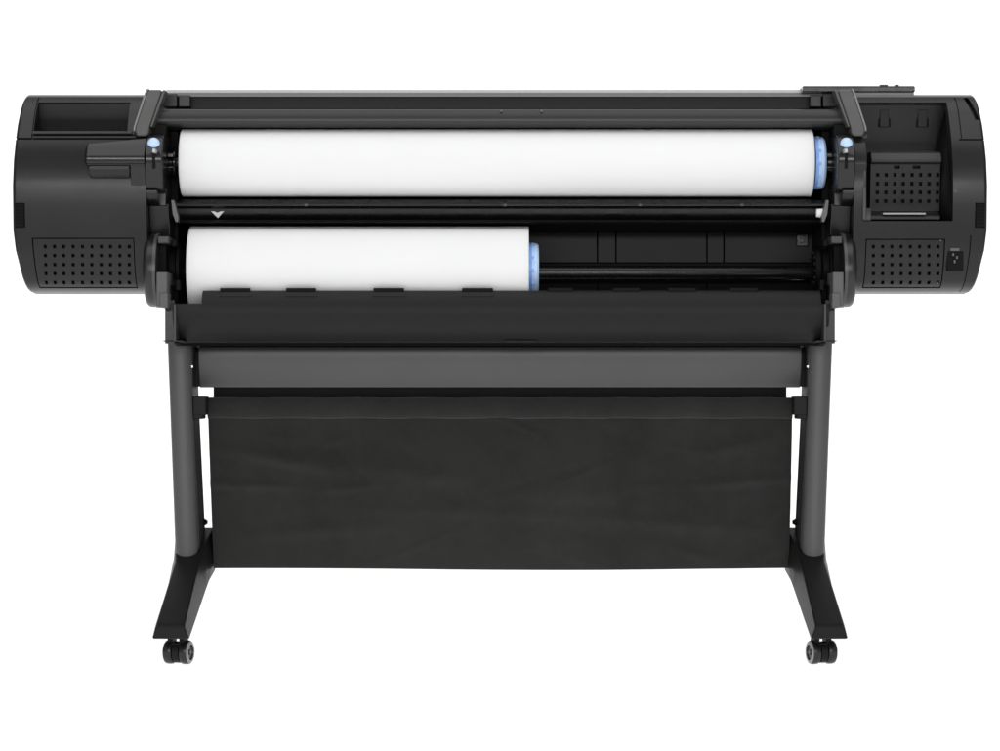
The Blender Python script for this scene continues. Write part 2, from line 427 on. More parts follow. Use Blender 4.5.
for s in (-1,1):      # slanted hinge arms
    def PX(p): return p if s<0 else 1000-p
    bm = bmesh.new()
    def prism(pts, Yfs, t):
        a = [bm.verts.new((X(PX(px),Y), Y, Z(py,Y))) for (px,py),Y in zip(pts,Yfs)]
        b = [bm.verts.new((X(PX(px),Y), Y+t, Z(py,Y))) for (px,py),Y in zip(pts,Yfs)]
        n = len(pts)
        for i in range(n):
            j=(i+1)%n; bm.faces.new((a[i],a[j],b[j],b[i]))
        bm.faces.new(a); bm.faces.new(b[::-1])
    def arm_strip(rows, t):
        A=[];B=[]
        for (l,rr,py) in rows:
            Y = .006+(134-py)/45*.072
            A.append([bm.verts.new((X(PX(q),Y),Y,Z(py,Y))) for q in (l,rr)]); B.append([bm.verts.new((X(PX(q),Y),Y+t,Z(py,Y))) for q in (l,rr)])
        for i in range(len(A)-1):
            bm.faces.new((A[i][0],A[i][1],A[i+1][1],A[i+1][0])); bm.faces.new((B[i][0],B[i+1][0],B[i+1][1],B[i][1]))
            for k in (0,1): bm.faces.new((A[i][k],A[i+1][k],B[i+1][k],B[i][k]))
        for q in (0,-1): bm.faces.new((A[q][0],A[q][1],B[q][1],B[q][0]))
    arm_strip([(148,162,89.5),(145.5,161,94),(134.5,149.5,127),(134.2,149,131),(136,147.5,136)], .05)
    arm = obj('hinge_arm', bm, M['arm'], prn, bevel=.005, seg=4, sharp=60)
    bm = bmesh.new()
    arm_strip([(146.6,149,88.8),(144.2,146.4,94),(133.4,135.4,127),(133.2,135,131)], .02)
    obj('arm_edge_glint', bm, M['edge'], arm, bevel=.001, sharp=60)  # paler rib painting the bright line of light along the arm
    bm = bmesh.new()
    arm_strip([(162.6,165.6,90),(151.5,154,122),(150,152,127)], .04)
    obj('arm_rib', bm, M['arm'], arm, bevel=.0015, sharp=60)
    bm = bmesh.new()
    Y_=.03; lathe(bm, [(X(PX(137),Y_)-.006,0),(X(PX(137),Y_)-.0055,.005),(X(PX(137),Y_)+.0065,.005),(X(PX(137),Y_)+.007,0)], .028, Z(137,.03), 20, cap=False)
    lathe(bm, [(X(PX(143),Y_)-.005,0),(X(PX(143),Y_)-.0045,.004),(X(PX(143),Y_)+.005,.004),(X(PX(143),Y_)+.0055,0)], .028, Z(138,.03), 20, cap=False)
    obj('pivot_pin', bm, M['plastic_lt'], arm)

    # upper roll holder
    bm = bmesh.new()
    pr = [(.16,Z(133,.02)),(.03,Z(133,.02)),(.006,Z(138,.0)),(-.006,Z(147,0)),(-.0125,Z(153,0)),(-.0156,Z(156.5,0)),(-.016,Z(157.6,0)),(-.016,Z(162.0,0)),(-.015,Z(164,0)),(-.013,Z(168,0)),(-.009,Z(176,0)),(-.003,Z(184,0)),(.004,Z(190,0)),(.02,Z(192,0)),(.16,Z(196,.02))]
    xa, xb = X(145.5,0), X(163,0)
    if s>0: xa, xb = X(1000-163,0), X(1000-145.5,0)
    extr(bm, pr, xa, xb)
    hold = obj('roll_holder', bm, M['cover'], prn, bevel=.0035, seg=4)
    hold['label'] = ('left' if s<0 else 'right')+' upper roll holder with a blue lever'
    bm = bmesh.new()     # rounded lower end
    xa, xb = X(139,.0), X(158,.0)
    if s>0: xa, xb = X(1000-158,.0), X(1000-139,.0)
    extr(bm, [(.1,Z(190,.01)),(.004,Z(190,.01)),(.0,Z(193,.01)),(.006,Z(199,.01)),(.022,Z(204.5,.01)),(.1,Z(205,.01))], xa, xb)
    obj('holder_foot', bm, M['gloss'], hold, bevel=.004)
    bm = bmesh.new(); pbox(bm, *sorted((PX(140),PX(157))), 190.2, 192.2, -.003, .03)
    obj('holder_edge', bm, M['plastic_lt'], hold, bevel=.0008)
    bm = bmesh.new(); pbox(bm, *sorted((PX(152.2),PX(155.2))), 152, 168.5, -.0166, .01)
    obj('lever_slot', bm, M['black'], hold)
    # blue lever knob: a domed cap on a short stem
    bm = bmesh.new()
    bmesh.ops.create_uvsphere(bm, u_segments=28, v_segments=16, radius=1)
    for v in bm.verts:
        zz = v.co.z; xx = v.co.x
        k = 1 if zz > 0 else 1-.45*min(1,(-zz)**1.5)
        v.co = Vector((v.co.x*.0112*k, v.co.y*.010*k, v.co.z*(.0115 if zz>0 else .0070)))
    bmesh.ops.translate(bm, verts=bm.verts, vec=(X(PX(153.6),-.03), -.03, Z(144,-.03)))
    kn = obj('lever_knob', bm, M['blue_lt'], hold)
    bm = bmesh.new(); pbox(bm, *sorted((PX(152.2),PX(155.4))), 148.5, 152.5, -.036, -.004)
    obj('lever_stem', bm, M['stem_glint'], hold, bevel=.001)
    # side plate, dark clutter between holder and roll
    bm = bmesh.new()
    pbox(bm, *sorted((PX(163),PX(178))), 126, 304, .12, .34)
    pbox(bm, *sorted((PX(150),PX(166))), 125, 138, .05, .2)
    obj('side_plate', bm, M['black'], prn)
    bm = bmesh.new()
    cxx = X(PX(170),.08)
    sg = 1 if s<0 else -1
    lathe(bm, [(cxx-.008,0),(cxx-.008,.024),(cxx-.002,.026),(cxx+.004,.026),(cxx+.006,.03),(cxx+.010,.03),(cxx+.010,0)], .10, Z(163,.1), 30, cap=False)
    pbox(bm, *sorted((PX(167.5),PX(173))), 153.5, 157, .055, .1)
    pbox(bm, *sorted((PX(167.5),PX(173))), 166.5, 168, .06, .1)
    pbox(bm, *sorted((PX(165),PX(167))), 130, 200, .075, .12)
    obj('upper_bearing', bm, M['gloss'], prn, bevel=.0008)
    bm = bmesh.new()      # small bright machine parts
    pbox(bm, *sorted((PX(168),PX(172))), 153.8, 155.6, .053, .06)
    obj('bearing_spring', bm, M['arm'], prn, bevel=.0006)
    bm = bmesh.new()
    cxx = X(PX(174),.09)
    lathe(bm, [(cxx-.020,0),(cxx-.020,.036),(cxx-.012,.040),(cxx-.006,.034),(cxx+.004,.034),(cxx+.006,.045),(cxx+.012,.045),(cxx+.012,0)], .11, Z(268,.1), 40, cap=False)
    for k in range(14):
        a = 2*PI*k/14+.2
        y, z = .11+.030*math.cos(a), Z(268,.1)+.030*math.sin(a)
        box(bm, cxx-.024, cxx-.018, y-.003, y+.003, z-.003, z+.003)
    pbox(bm, *sorted((PX(165),PX(171))), 285, 300, .02, .06)
    pbox(bm, *sorted((PX(172),PX(176))), 240, 246, .03, .06)
    pbox(bm, *sorted((PX(176),PX(180))), 280, 290, .03, .06)
    obj('lower_bearing', bm, M['black'], prn, bevel=.0008)
    # lower hub cover
    bm = bmesh.new(); cz = Z(270.5,.05); rr_ = 37.2/S*1.01
    q = [X(PX(p),.0) for p in (143.5,144.3,146,148.5,153,153.2,156.2,156.6)]
    lathe(bm, [(q[0],0),(q[0],rr_*.86),(q[1],rr_*.92),(q[2],rr_*.965),(q[3],rr_*.985),(q[4],rr_*.985),(q[5],rr_*1.0),(q[6],rr_*1.0),(q[7],rr_*.97),(q[7],0)], .05, cz, 96, cap=False)
    for k_ in bm.faces:
        c_ = k_.calc_center_median()
        if abs(c_.x) < abs(q[5])+1e-5 and abs(c_.x) > abs(q[7])-1e-5 and math.hypot(c_.y-.05,c_.z-cz) > rr_*.9: k_.material_index = 1  # rim faces get a paler grey in place of their highlight
    hub = obj('hub_cover', bm, [M['hub'], M['arm']], prn, sharp=40)
    hub['label'] = ('left' if s<0 else 'right')+' rounded cover beside the lower roll'
    bm = bmesh.new()
    pbox(bm, *sorted((PX(156.2),PX(167.2))), 272, 306.5, -.019, .06)
    obj('hub_cover_flange', bm, M['steel'], hub, bevel=.0022)
    bm = bmesh.new()
    pbox(bm, *sorted((PX(159.5),PX(167.8))), 293, 307.5, -.0225, .06)
    obj('hub_cover_foot', bm, M['steel'], hub, bevel=.0015)
    bm = bmesh.new()
    pbox(bm, *sorted((PX(157.5),PX(169))), 236, 243.5, .0, .06)
    obj('hub_cover_top', bm, M['plastic_lt'], hub, bevel=.0022)
    bm = bmesh.new()
    pbox(bm, *sorted((PX(157),PX(166))), 243.5, 272, .04, .1)
    obj('hub_recess', bm, M['black'], hub)
    # metal strips near the deflector ends
    bm = bmesh.new()
    a = [(171,200),(174,200),(178.5,217),(178,222),(175.5,222),(172.5,214)]
    prism(a, [.03]*6, .02)
    obj('deflector_bracket', bm, M['arm'], prn, bevel=.0008)
    # lower shoulder of housing that meets the holder
    bm = bmesh.new(); xa, xb = sorted((X(PX(150),.05),X(PX(170),.05)))
    extr(bm, [(.040,Z(204,.05)),(.036,Z(207,.05)),(.052,Z(236,.05)),(.2,Z(236,.05)),(.2,Z(204,.05))], xa, xb)
    pbox(bm, *sorted((PX(155),PX(166))), 188, 206, .035, .2)
    obj('holder_base', bm, M['plastic'], prn, bevel=.002)

# spindle cover on the left housing
bm = bmesh.new()
pr = [(.06,Z(139.2,0)),(.004,Z(139.8,0)),(-.004,Z(143,0)),(-.0115,Z(149,0)),(-.0165,Z(154,0)),(-.0190,Z(156.6,0)),(-.0195,Z(157.6,0)),(-.0195,Z(162.0,0)),(-.0182,Z(163.6,0)),(-.014,Z(165,0)),(-.012,Z(166,0)),(.06,Z(166,0))]
a = [bm.verts.new((X(88,0),y,z if z<Z(157,0) else Z(157,0)+(z-Z(157,0))*.80)) for y,z in pr]; b = [bm.verts.new((X(145.8,0),y,z+.0035 if i<2 else z)) for i,(y,z) in enumerate(pr)]
# pull the far end's edge in so that it reads rounded
c = [bm.verts.new((X(84.6,0), y*.6+.010, Z(155.5,0)+((z if z<Z(157,0) else Z(157,0)+(z-Z(157,0))*.80)-Z(155.5,0))*.72)) for y,z in pr]
n = len(pr)
for i in range(n):
    j=(i+1)%n; bm.faces.new((a[i],a[j],b[j],b[i])); bm.faces.new((c[i],c[j],a[j],a[i]))
bm.faces.new(b); bm.faces.new(c)
sc = obj('spindle_cover', bm, M['cover'], lh, bevel=.0022, seg=4)
bm = bmesh.new()
pr = [(.05,Z(165,0)),(-.013,Z(165,0)),(-.012,Z(172,0)),(-.002,Z(178,0)),(.012,Z(181,0)),(.05,Z(182,0))]
a = [bm.verts.new((X(88.5+max(0,i-2)*1.6,0),y,z)) for i,(y,z) in enumerate(pr)]; b = [bm.verts.new((X(131,0),y,z)) for y,z in pr]
n=len(pr)
for i in range(n):
    j=(i+1)%n; bm.faces.new((a[i],a[j],b[j],b[i]))
bm.faces.new(b); bm.faces.new(a)
obj('spindle_cover_base', bm, M['plastic'], lh, bevel=.004, seg=4)
bm = bmesh.new()
extr(bm, [(.05,Z(140,0)),(.004,Z(141,0)),(-.006,Z(149,0)),(-.0125,Z(155,0)),(-.0142,Z(158.2,0)),(-.0142,Z(161.8,0)),(-.0125,Z(166,0)),(-.008,Z(176,0)),(-.002,Z(184,0)),(.006,Z(190,0)),(.06,Z(196,0))], X(131,0), X(146,0))
obj('holder_flank', bm, M['cover'], lh, bevel=.002)
bm = bmesh.new()
extr(bm, [(.05,Z(140,0)),(.012,Z(141,0)),(-.004,Z(156,0)),(-.005,Z(165,0)),(.002,Z(170,0)),(.002,Z(184,0)),(.004,Z(190,0)),(.06,Z(196,0))], X(854,0), X(867,0))
obj('holder_flank', bm, M['plastic'], rh, bevel=.002)
bm = bmesh.new(); pbox(bm, 862.5, 866.5, 186, 220, -.001, .04); obj('holder_flank_edge', bm, M['plastic_lt'], rh, bevel=.0015)

# deflector between the rolls
bm = bmesh.new(); Yd=.085
extr(bm, barprof(Yd, [(198.6,.05),(198.6,.018),(199.6,.006),(202,-.001),(204.6,-.006),(206,-.007),(207.2,-.003),(208.5,.001),(214,.004),(217.5,.007),(219.4,.012),(219.6,.07)]), X(176,Yd), X(824,Yd))
de = None
b2 = bmesh.new(); extr(b2, barprof(Yd, [(219.6,.0),(220.4,-.012),(222.6,-.020),(223,-.012),(223,.06),(219.6,.06)]), X(176,Yd), X(824,Yd))
de = obj('roll_deflector', bm, M['gloss'], prn, bevel=.0006)
obj('deflector_lip', b2, M['black'], de)
bm = bmesh.new()
# white loading arrow
def flat(pts, Y0, Y1, bm=bm):
    a=[bm.verts.new((X(px,Y0),Y0,Z(py,Y0))) for px,py in pts]; b=[bm.verts.new((X(px,Y0),Y1,Z(py,Y0))) for px,py in pts]
    n=len(pts)
    for i in range(n):
        j=(i+1)%n; bm.faces.new((a[i],a[j],b[j],b[i]))
    bm.faces.new(a); bm.faces.new(b[::-1])
flat([(211,211),(214.5,211.3),(217.5,212.6),(220.5,211.3),(224,211),(217.8,218)], Yd+.0012, Yd+.012)
obj('loading_arrow', bm, M['arrow'], de)
bm = bmesh.new()
lathe(bm, [(X(816.5,.05),0),(X(816.5,.05),.0075),(X(823.5,.05),.0085),(X(824.5,.05),.006),(X(824.5,.05),0)], .05, Z(213,.05), 24, cap=False)
obj('roller', bm, M['white'], de)
bm = bmesh.new()
for px in (306, 505, 640, 742):
    pbox(bm, px-2, px+2, 203.6, 206.2, Yd-.0085, Yd+.01)
    obj('deflector_clip', bm, M['plastic'], de, bevel=.0006); bm = bmesh.new()

# inside back panel
bm = bmesh.new(); Yb=.27
def seam_panel(x0,x1,py0,py1,Yb,seams,bm):
    xs=[x0]
    for sx in seams: xs += [sx-.5, sx+.5]
    xs.append(x1)
    for i in range(0,len(xs)-1,2): pbox(bm, xs[i], xs[i+1], py0, py1, Yb, Yb+.01)
seam_panel(170, 822, 231, 262.5, Yb, [597.5,616,707,724], bm)
seam_panel(170, 822, 283.5, 300, Yb-.02, [597.5,707], bm)
bp = obj('back_panel', bm, M['panel'], prn, bevel=.001)
bm = bmesh.new(); pbox(bm, 168, 826, 222, 232, Yb-.03, Yb+.05); pbox(bm, 170, 826, 262, 320, Yb+.012, Yb+.05)
obj('panel_surround', bm, M['black'], bp)
bm = bmesh.new(); pbox(bm, 797, 808, 234, 246, Yb-.008, Yb+.002); lt = obj('latch', bm, M['gloss'], bp, bevel=.001)
bm = bmesh.new(); Y_=Yb-.012
pbox(bm, 800, 804.5, 238.5, 242.5, Y_, Y_+.006); obj('latch_tongue', bm, M['arm'], bp, bevel=.001)

# tray under the lower roll
TP = [(291,.027),(292,.023),(296,.016),(304,.008),(314,.006),(324,.014),(332,.030),(338,.050),(341.5,.075),(343,.11)]
def tray_bm(px0, px1, py_top):
    bm = bmesh.new(); pts=[(py_top, interp(TP, py_top))]+[q for q in TP if q[0]>py_top]
    pr = [(Y,Z(py,Y)) for py,Y in pts]
    inner = [(Y+.004,Z(py,Y)+.001) for py,Y in pts[::-1]]
    extr(bm, pr+inner, X(px0,0), X(px1,0)); return bm
bm = tray_bm(201, 822, 291)
tr = obj('roll_tray', bm, M['tray'], prn, bevel=.0008)
for a,b in ((172,201.3),(821.7,830)): obj('tray_end', tray_bm(a,b,304), M['tray'], tr, bevel=.0008)
bm = bmesh.new()
for a,b in ((220,250),(286,316),(373.5,404),(462,493),(548,573),(613,640),(668,696),(730,758)):
    pbox(bm, a, b, 288, 291.6, .024, .032)
    obj('tray_tab', bm, M['black'], tr, bevel=.0012); bm = bmesh.new()
for a,b in ((218.5,251.5),(284.5,317.5),(372,405.5),(460.5,494.5)):      # raised seats below the tabs
    pro=[(interp(TP,p)-.0012, Z(p,interp(TP,p))) for p in (292.2,294,296.5)]
    pro += [(y+.003,z) for y,z in pro[::-1]]
    extr(bm, pro, X(a,0), X(b,0))
    obj('tray_tab_seat', bm, M['tray'], tr, bevel=.0008); bm = bmesh.new()
bm = bmesh.new(); pbox(bm, 505, 537, 340.2, 342, .06, .1); obj('tray_catch', bm, M['tray'], tr, bevel=.0008)
for s in (-1,1):
    def PX(p): return p if s<0 else 1000-p
    bm = bmesh.new()
    pbox(bm, *sorted((PX(165),PX(174.5))), 300, 343.5, .02, .2)
    pbox(bm, *sorted((PX(163),PX(183))), 340.3, 341.4, .015, .1)
    obj('leg_socket', bm, M['plastic'], prn, bevel=.0015)
    bm = bmesh.new()
    pbox(bm, *sorted((PX(173.5),PX(176))), 304, 341, .0, .2)
    obj('leg_socket_rib', bm, M['plastic_lt'], prn, bevel=.0008)
bm = bmesh.new(); pbox(bm, 176, 824, 339, 345.5, .13, .45); obj('base_plate', bm, M['black'], prn)
settle(prn)

# ------------------------------------------------------------------ rolls
def roll(name, label, px0, px1, pyc, rpx, Yc, hubpx, hubr, spx0, spx1, sr, group, pyr=None):
    zc = Z(pyc, Yc); r = rpx/S*(1+Yc/D)
    root = empty(name, ((X(px0,Yc)+X(px1,Yc))/2, Yc, zc), label, 'paper roll', group)
    bm = bmesh.new()
    x0, x1 = X(px0,Yc), X(px1,Yc); e = .0012
    lathe(bm, [(x0+.0005,.027),(x0,.030),(x0,r-e),(x0+e,r),(x1-e,r),(x1,r-e),(x1,.030),(x1-.0005,.027)], Yc, zc, 128, cap=False)
    for f in bm.faces:
        c = f.calc_center_median()
        if abs(c.x-x0) < 4e-4 or abs(c.x-x1) < 4e-4: f.material_index = 1
    obj('paper', bm, [M['paper'], M['paper_end']], root, sharp=30)
    bm = bmesh.new()
    lathe(bm, [(x0-.001,.0),(x0-.001,.0285),(x1+.001,.0285),(x1+.001,.0)], Yc, zc, 48, cap=False)
    obj('core', bm, M['core'], root)
    # blue hub: stepped disc with ribs
    hx0, hx1 = X(hubpx[0],Yc), X(hubpx[1],Yc); hr = hubr/S*(1+Yc/D)
    bm = bmesh.new(); w = hx1-hx0
    lathe(bm, [(x1-.002,0),(x1-.002,.027),(hx0,.027),(hx0,hr),(hx0+w*.28,hr),(hx0+w*.30,hr-.0015),(hx0+w*.50,hr-.0015),(hx0+w*.52,hr-.0005),(hx1-w*.2,hr-.0008),(hx1,hr-.004),(hx1,.018),(hx1,0)], Yc, zc, 72, cap=False)
    for f in bm.faces:
        c = f.calc_center_median()
        t = (c.x-hx0)/w
        f.material_index = 1 if (t > .31) else 0
    h = obj('spindle_hub', bm, [M['blue'], M['blue_lt']], root)
    bm = bmesh.new()
    for k in range(12):
        a = 2*PI*k/12+.1
        y, z = Yc+(hr-.003)*math.cos(a), zc+(hr-.003)*math.sin(a)
        box(bm, hx0+w*.29, hx0+w*.52, y-.003, y+.003, z-.003, z+.003)
    obj('hub_rib', bm, M['blue'], h, bevel=.0005)
    bm = bmesh.new()
    a, b, rr = X(spx0,Yc), X(spx1,Yc), sr/S
    lathe(bm, [(a,0),(a,rr*.8),(a+.004,rr),(b-.004,rr),(b,rr*.8),(b,0)], Yc, zc-(0 if pyr is None else pyr/S), 48, cap=False)
    obj('spindle', bm, M['gloss'], root)
    settle(root)
    return root
G = 'rolls of white paper loaded on the printer'
roll('paper_roll', 'upper roll of white paper spanning nearly the whole width, blue hub at its right end', 182.5, 811, 163, 33.6, .105, (813,823.6), 26.5, 166, 832, 8, G)
roll('paper_roll', 'shorter lower roll of white paper ending halfway, blue hub beside bare black spindle', 191, 528.6, 269, 42.5, .105, (528.9,538.6), 26.2, 168, 828, 7.6, G, pyr=4)

# ------------------------------------------------------------------ stand
st = empty('printer_stand', (0,.2,0), 'black and grey steel stand on four casters with a black cloth bin, under the printer', 'printer stand')
YL = .15
def mirror(o_bm, s):
    if s > 0:
        for v in o_bm.verts: v.co.x = -v.co.x
for s in (-1,1):
    nm = 'left' if s<0 else 'right'
    bm = bmesh.new()      # leg: rounded rectangular tube leaning very slightly inward
    def tube(sec, z0, z1, x0a, x1a, x0b, x1b, y0, y1, r=.010, n=6):
        rings=[]
        for (z,xa,xb) in ((z0,x0a,x1a),(z1,x0b,x1b)):
            ring=[]
            for (cx,cy,a0) in ((xb-r,y0+r,-PI/2),(xb-r,y1-r,0),(xa+r,y1-r,PI/2),(xa+r,y0+r,PI)):
                for k in range(n+1):
                    a=a0+PI/2*k/n; ring.append(bm.verts.new((cx+r*math.cos(a), cy+r*math.sin(a), z)))
            rings.append(ring)
        A,B=rings; m=len(A)
        for i in range(m): bm.faces.new((A[i],A[(i+1)%m],B[(i+1)%m],B[i]))
        bm.faces.new(A); bm.faces.new(B)
    tube(None, Z(563,YL), Z(342,YL), X(174.6,YL), X(197,YL), X(166.3,YL), X(190,YL), YL, YL+.13, r=.0205, n=12)
    mirror(bm, s); leg = obj('leg', bm, M['steel'], st, sharp=50)
    leg['label'] = nm+' grey upright'
    bm = bmesh.new()      # darker channel on the inner side
    Yi = YL+.02
    a=[(186,345),(192.8,345),(192.8,388),(194.2,420),(199.5,530),(199.5,548),(190,562)]
    A=[bm.verts.new((X(px,Yi),Yi,Z(py,Yi))) for px,py in a]; B=[bm.verts.new((X(px,Yi),Yi+.09,Z(py,Yi))) for px,py in a]
    for i in range(len(a)):
        j=(i+1)%len(a); bm.faces.new((A[i],A[j],B[j],B[i]))
    bm.faces.new(A); bm.faces.new(B[::-1]); mirror(bm, s)
    obj('leg_channel', bm, M['panel'], leg, bevel=.002)
    bm = bmesh.new()
    lathe(bm, [(0,0),(0,.0025),(.003,.0025),(.003,0)], 0, 0, 16, cap=False)
    for v in bm.verts: v.co = Vector((v.co.y, -v.co.x, v.co.z))
    bmesh.ops.translate(bm, verts=bm.verts, vec=(X(190.8,YL), YL+.0195, Z(366.5,YL))); mirror(bm, s)
    obj('screw', bm, M['metal'], leg)
    # bin bracket
    bm = bmesh.new()
    pbox(bm, 193, 206, 396.5, 415, YL+.012, YL+.06); pbox(bm, 193, 203, 413, 419, YL+.014, YL+.06); mirror(bm, s)
    br = obj('bin_bracket', bm, M['foot'], st, bevel=.002)
    bm = bmesh.new()
    lathe(bm, [(X(203,.24),0),(X(203,.24),.006),(X(205,.24),.007),(X(207.5,.24),.004),(X(207.5,.24),0)], .24, Z(522,.24), 16, cap=False); mirror(bm, s)
    pb = obj('bin_knob', bm, M['foot'], st)
    # foot: lofted arch from the front caster up to the leg and down to the rear caster
    # stations: Y, outer x, inner x (bottom), inner x (top), z top, z bottom
    xo = X(154,-.17); xi = X(189.5,-.17)
    stn = [(-.175, xo, xi, xi-.009, Z(627,-.175), Z(638.5,-.175)),
           (-.165, xo, xi, xi-.009, Z(623,-.165), Z(638.8,-.165)),
           (.13, X(173.4,.13), X(207,.13), X(199,.13), Z(562,.13), Z(588.5,.13)),
           (.19, X(173.8,.19), X(209.6,.19), X(205,.19), Z(545,.19), Z(581,.19)),
           (.27, X(174.5,.27), X(215.2,.27), X(214.5,.27), Z(527.5,.27), Z(571,.27)),
           (.36, X(175,.36), X(204,.36), X(202,.36), Z(545,.36), Z(575,.36)),
           (.70, X(165,.70), X(199,.70), X(196,.70), Z(598,.70), Z(606,.70)),
           (.72, X(165,.72), X(199,.72), X(196,.72), Z(600,.72), Z(606,.72))]
    bm = bmesh.new(); rings=[]
    for (Y,a,b,bt,zt_,zb_) in stn:
        rings.append([bm.verts.new(p) for p in ((a-.003,Y,zb_),(b,Y,zb_),(bt,Y,zt_),(a+.003,Y,zt_))])
    for A,B in zip(rings,rings[1:]):
        for i in range(4): bm.faces.new((A[i],A[(i+1)%4],B[(i+1)%4],B[i]))
    bm.faces.new(rings[0]); bm.faces.new(rings[-1]); mirror(bm, s)
    ft = obj('foot', bm, M['foot'], st, bevel=.003, sharp=40); ft['label'] = nm+' arched foot'
    # casters
    for (Yc, px, pyb) in ((-.11, 178.5, 0), (.66, 182, 0)):
        cx = X(px, Yc)
        rw = .0212; topz = (Z(639,-.17) if Yc<0 else Z(606,.70))+.006
        bm = bmesh.new()
        box(bm, -.009, .009, -.012, .012, rw+.004, rw+.017)
        lathe(bm, [(-.012,0),(-.012,.0075),(.012,.0075),(.012,0)], 0, rw, 20, cap=False)
        # hood between the wheels
        lathe(bm, [(-.006,0),(-.006,rw-.002),(.006,rw-.002),(.006,0)], 0, rw, 32, cap=False)
        for xx in (-.012,.010):
            box(bm, xx-.005, xx+.005, -.010, .010, rw+.012, topz)
        yaw = math.radians(-14 if s<0 else 14)
        def place(bm):
            for v in bm.verts:
                x,y = v.co.x, v.co.y
                v.co.x = x*math.cos(yaw*-s*s) - y*math.sin(yaw*-1) if 0 else x*math.cos(yaw)-y*math.sin(yaw)
                v.co.y = x*math.sin(yaw)+y*math.cos(yaw)
            cc = cx if s<0 else -cx
            bmesh.ops.translate(bm, verts=bm.verts, vec=(cc, Yc, 0))
        place(bm); ca = obj('caster', bm, M['foot'], st, bevel=.001)
        ca['label'] = nm+(' front' if Yc<0 else ' rear')+' twin-wheel caster'
        for sx in (-1,1):
            bm = bmesh.new()
            a, b = sx*.0075, sx*.0235
            w = b-a
            lathe(bm, [(a,0),(a,rw*.9),(a+w*.12,rw*.98),(a+w*.3,rw),(a+w*.7,rw),(a+w*.9,rw*.95),(b,rw*.84),(b,rw*.66),(b-w*.15,rw*.62),(b-w*.15,rw*.25),(b,rw*.2),(b,0)], 0, rw, 48, cap=False)
            for f in bm.faces:
                c = f.calc_center_median(); rr = math.hypot(c.y, c.z-rw)
                f.material_index = 1 if (abs(c.x) > .0215 and rr > rw*.7) else 0
            place(bm); obj('wheel', bm, [M['wheel'], M['rubber']], ca, sharp=40)

# crossbar
bm = bmesh.new(); Yx=.20
extr(bm, [(Yx+.02,Z(345.5,Yx)),(Yx-.001,Z(346.5,Yx)),(Yx-.005,Z(349,Yx)),(Yx-.0065,Z(352,Yx)),(Yx-.007,Z(356,Yx)),(Yx-.005,Z(362,Yx)),(Yx-.001,Z(369,Yx)),(Yx+.005,Z(376,Yx)),(Yx+.012,Z(383,Yx)),(Yx+.014,Z(385.5,Yx)),(Yx+.014,Z(387.5,Yx)),(Yx+.06,Z(387.5,Yx)),(Yx+.06,Z(345.5,Yx))], X(198.6,Yx), X(801.4,Yx))
xb_ = obj('crossbar', bm, M['steel'], st, bevel=.002, sharp=60)
for a, b in ((190,199.2),(800.8,810)):
    bm = bmesh.new(); pbox(bm, a, b, 347, 386.6, Yx+.016, Yx+.055); obj('bar_end_plate', bm, M['foot'], xb_, bevel=.001)

# cloth bin
def bin_y(u, v, x):
    """small folds: u along width 0..1, v down 0..1"""
    w = 0
    for (cx, cv, ax, av, amp, ang) in WR:
        dx = (u-cx)*math.cos(ang)*2.9+(v-cv)*math.sin(ang); dv = -(u-cx)*2.9*math.sin(ang)+(v-cv)*math.cos(ang)
        w += 2.0*amp*math.exp(-(dx/ax)**2-(dv/av)**2)
    w += .0012*math.sin(u*9+v*3)+.0008*math.sin(u*23+1.3)*v
    return w
WR = [(.06,.45,.20,.025,-.004,.05),(.12,.28,.22,.04,-.004,.25),(.93,.42,.22,.03,-.004,-.12),(.9,.2,.2,.04,-.003,-.3),
      (.3,.35,.5,.06,-.002,.15),(.66,.5,.5,.07,-.002,-.08),(.45,.62,.6,.05,-.0018,.05),(.8,.7,.4,.05,-.0025,.1),(.18,.75,.3,.05,-.0025,-.1)]
for k in range(46):
    WR.append((random.random(), random.uniform(.02,.95), random.uniform(.05,.28), random.uniform(.012,.045), random.uniform(-.0016,.0014), random.uniform(-.9,.9)))
Yb = .205
bm = bmesh.new(); nu, nv = 150, 60
path=[]
for j in range(nv+1):
    v = j/nv; py = 417.5+(569.5-417.5)*v
    path.append((Yb+.006+.018*v*v, Z(py,Yb), v))
zbm = path[-1][1]
for k in range(1,13):      # round under and up at the far side
    a = PI*k/12; path.append((Yb+.024+.13*(1-math.cos(a)), zbm+.001-0*math.sin(a)+.02*(k/12)**2, 1.0))
for k in range(1,12): path.append((Yb+.284, zbm+.02+k/11*(Z(400,Yb)-zbm-.02), 1-k/11))
rows=[]
for (y,z,v) in path:
    row=[]
    front = y < Yb+.03
    for i in range(nu+1):
        u=i/nu
        xl = X(207.8+4.6*v,Yb); xr = X(792.6-2.6*v,Yb)
        yy = y+(bin_y(u,v,0) if front else 0)
        zz = z+(0.0016*math.sin(u*7+.5)*v-.0012*math.sin(u*3.1)*v if front else 0)
        row.append(bm.verts.new((xl+(xr-xl)*u, yy, zz)))
    rows.append(row)
for A,B in zip(rows,rows[1:]):
    for i in range(nu): bm.faces.new((A[i],A[i+1],B[i+1],B[i]))
binr = obj('media_bin', bm, M['cloth'], st, sharp=70)
sol = binr.modifiers.new('thick','SOLIDIFY'); sol.thickness=.0015; sol.offset = 0
binr['label'] = 'black cloth bin hanging between the uprights'
bm = bmesh.new()     # hem sleeve round the rod
def capsule(Yc, py0, py1, ry):
    z0,z1=Z(py1,Yc),Z(py0,Yc); cz=(z0+z1)/2; hz=(z1-z0)/2
    return [(Yc+ry*math.cos(2*PI*k/20), cz+hz*math.sin(2*PI*k/20)) for k in range(20)]
nseg=120; prof=capsule(Yb+.005, 397.5, 418.6, .010); rings=[]
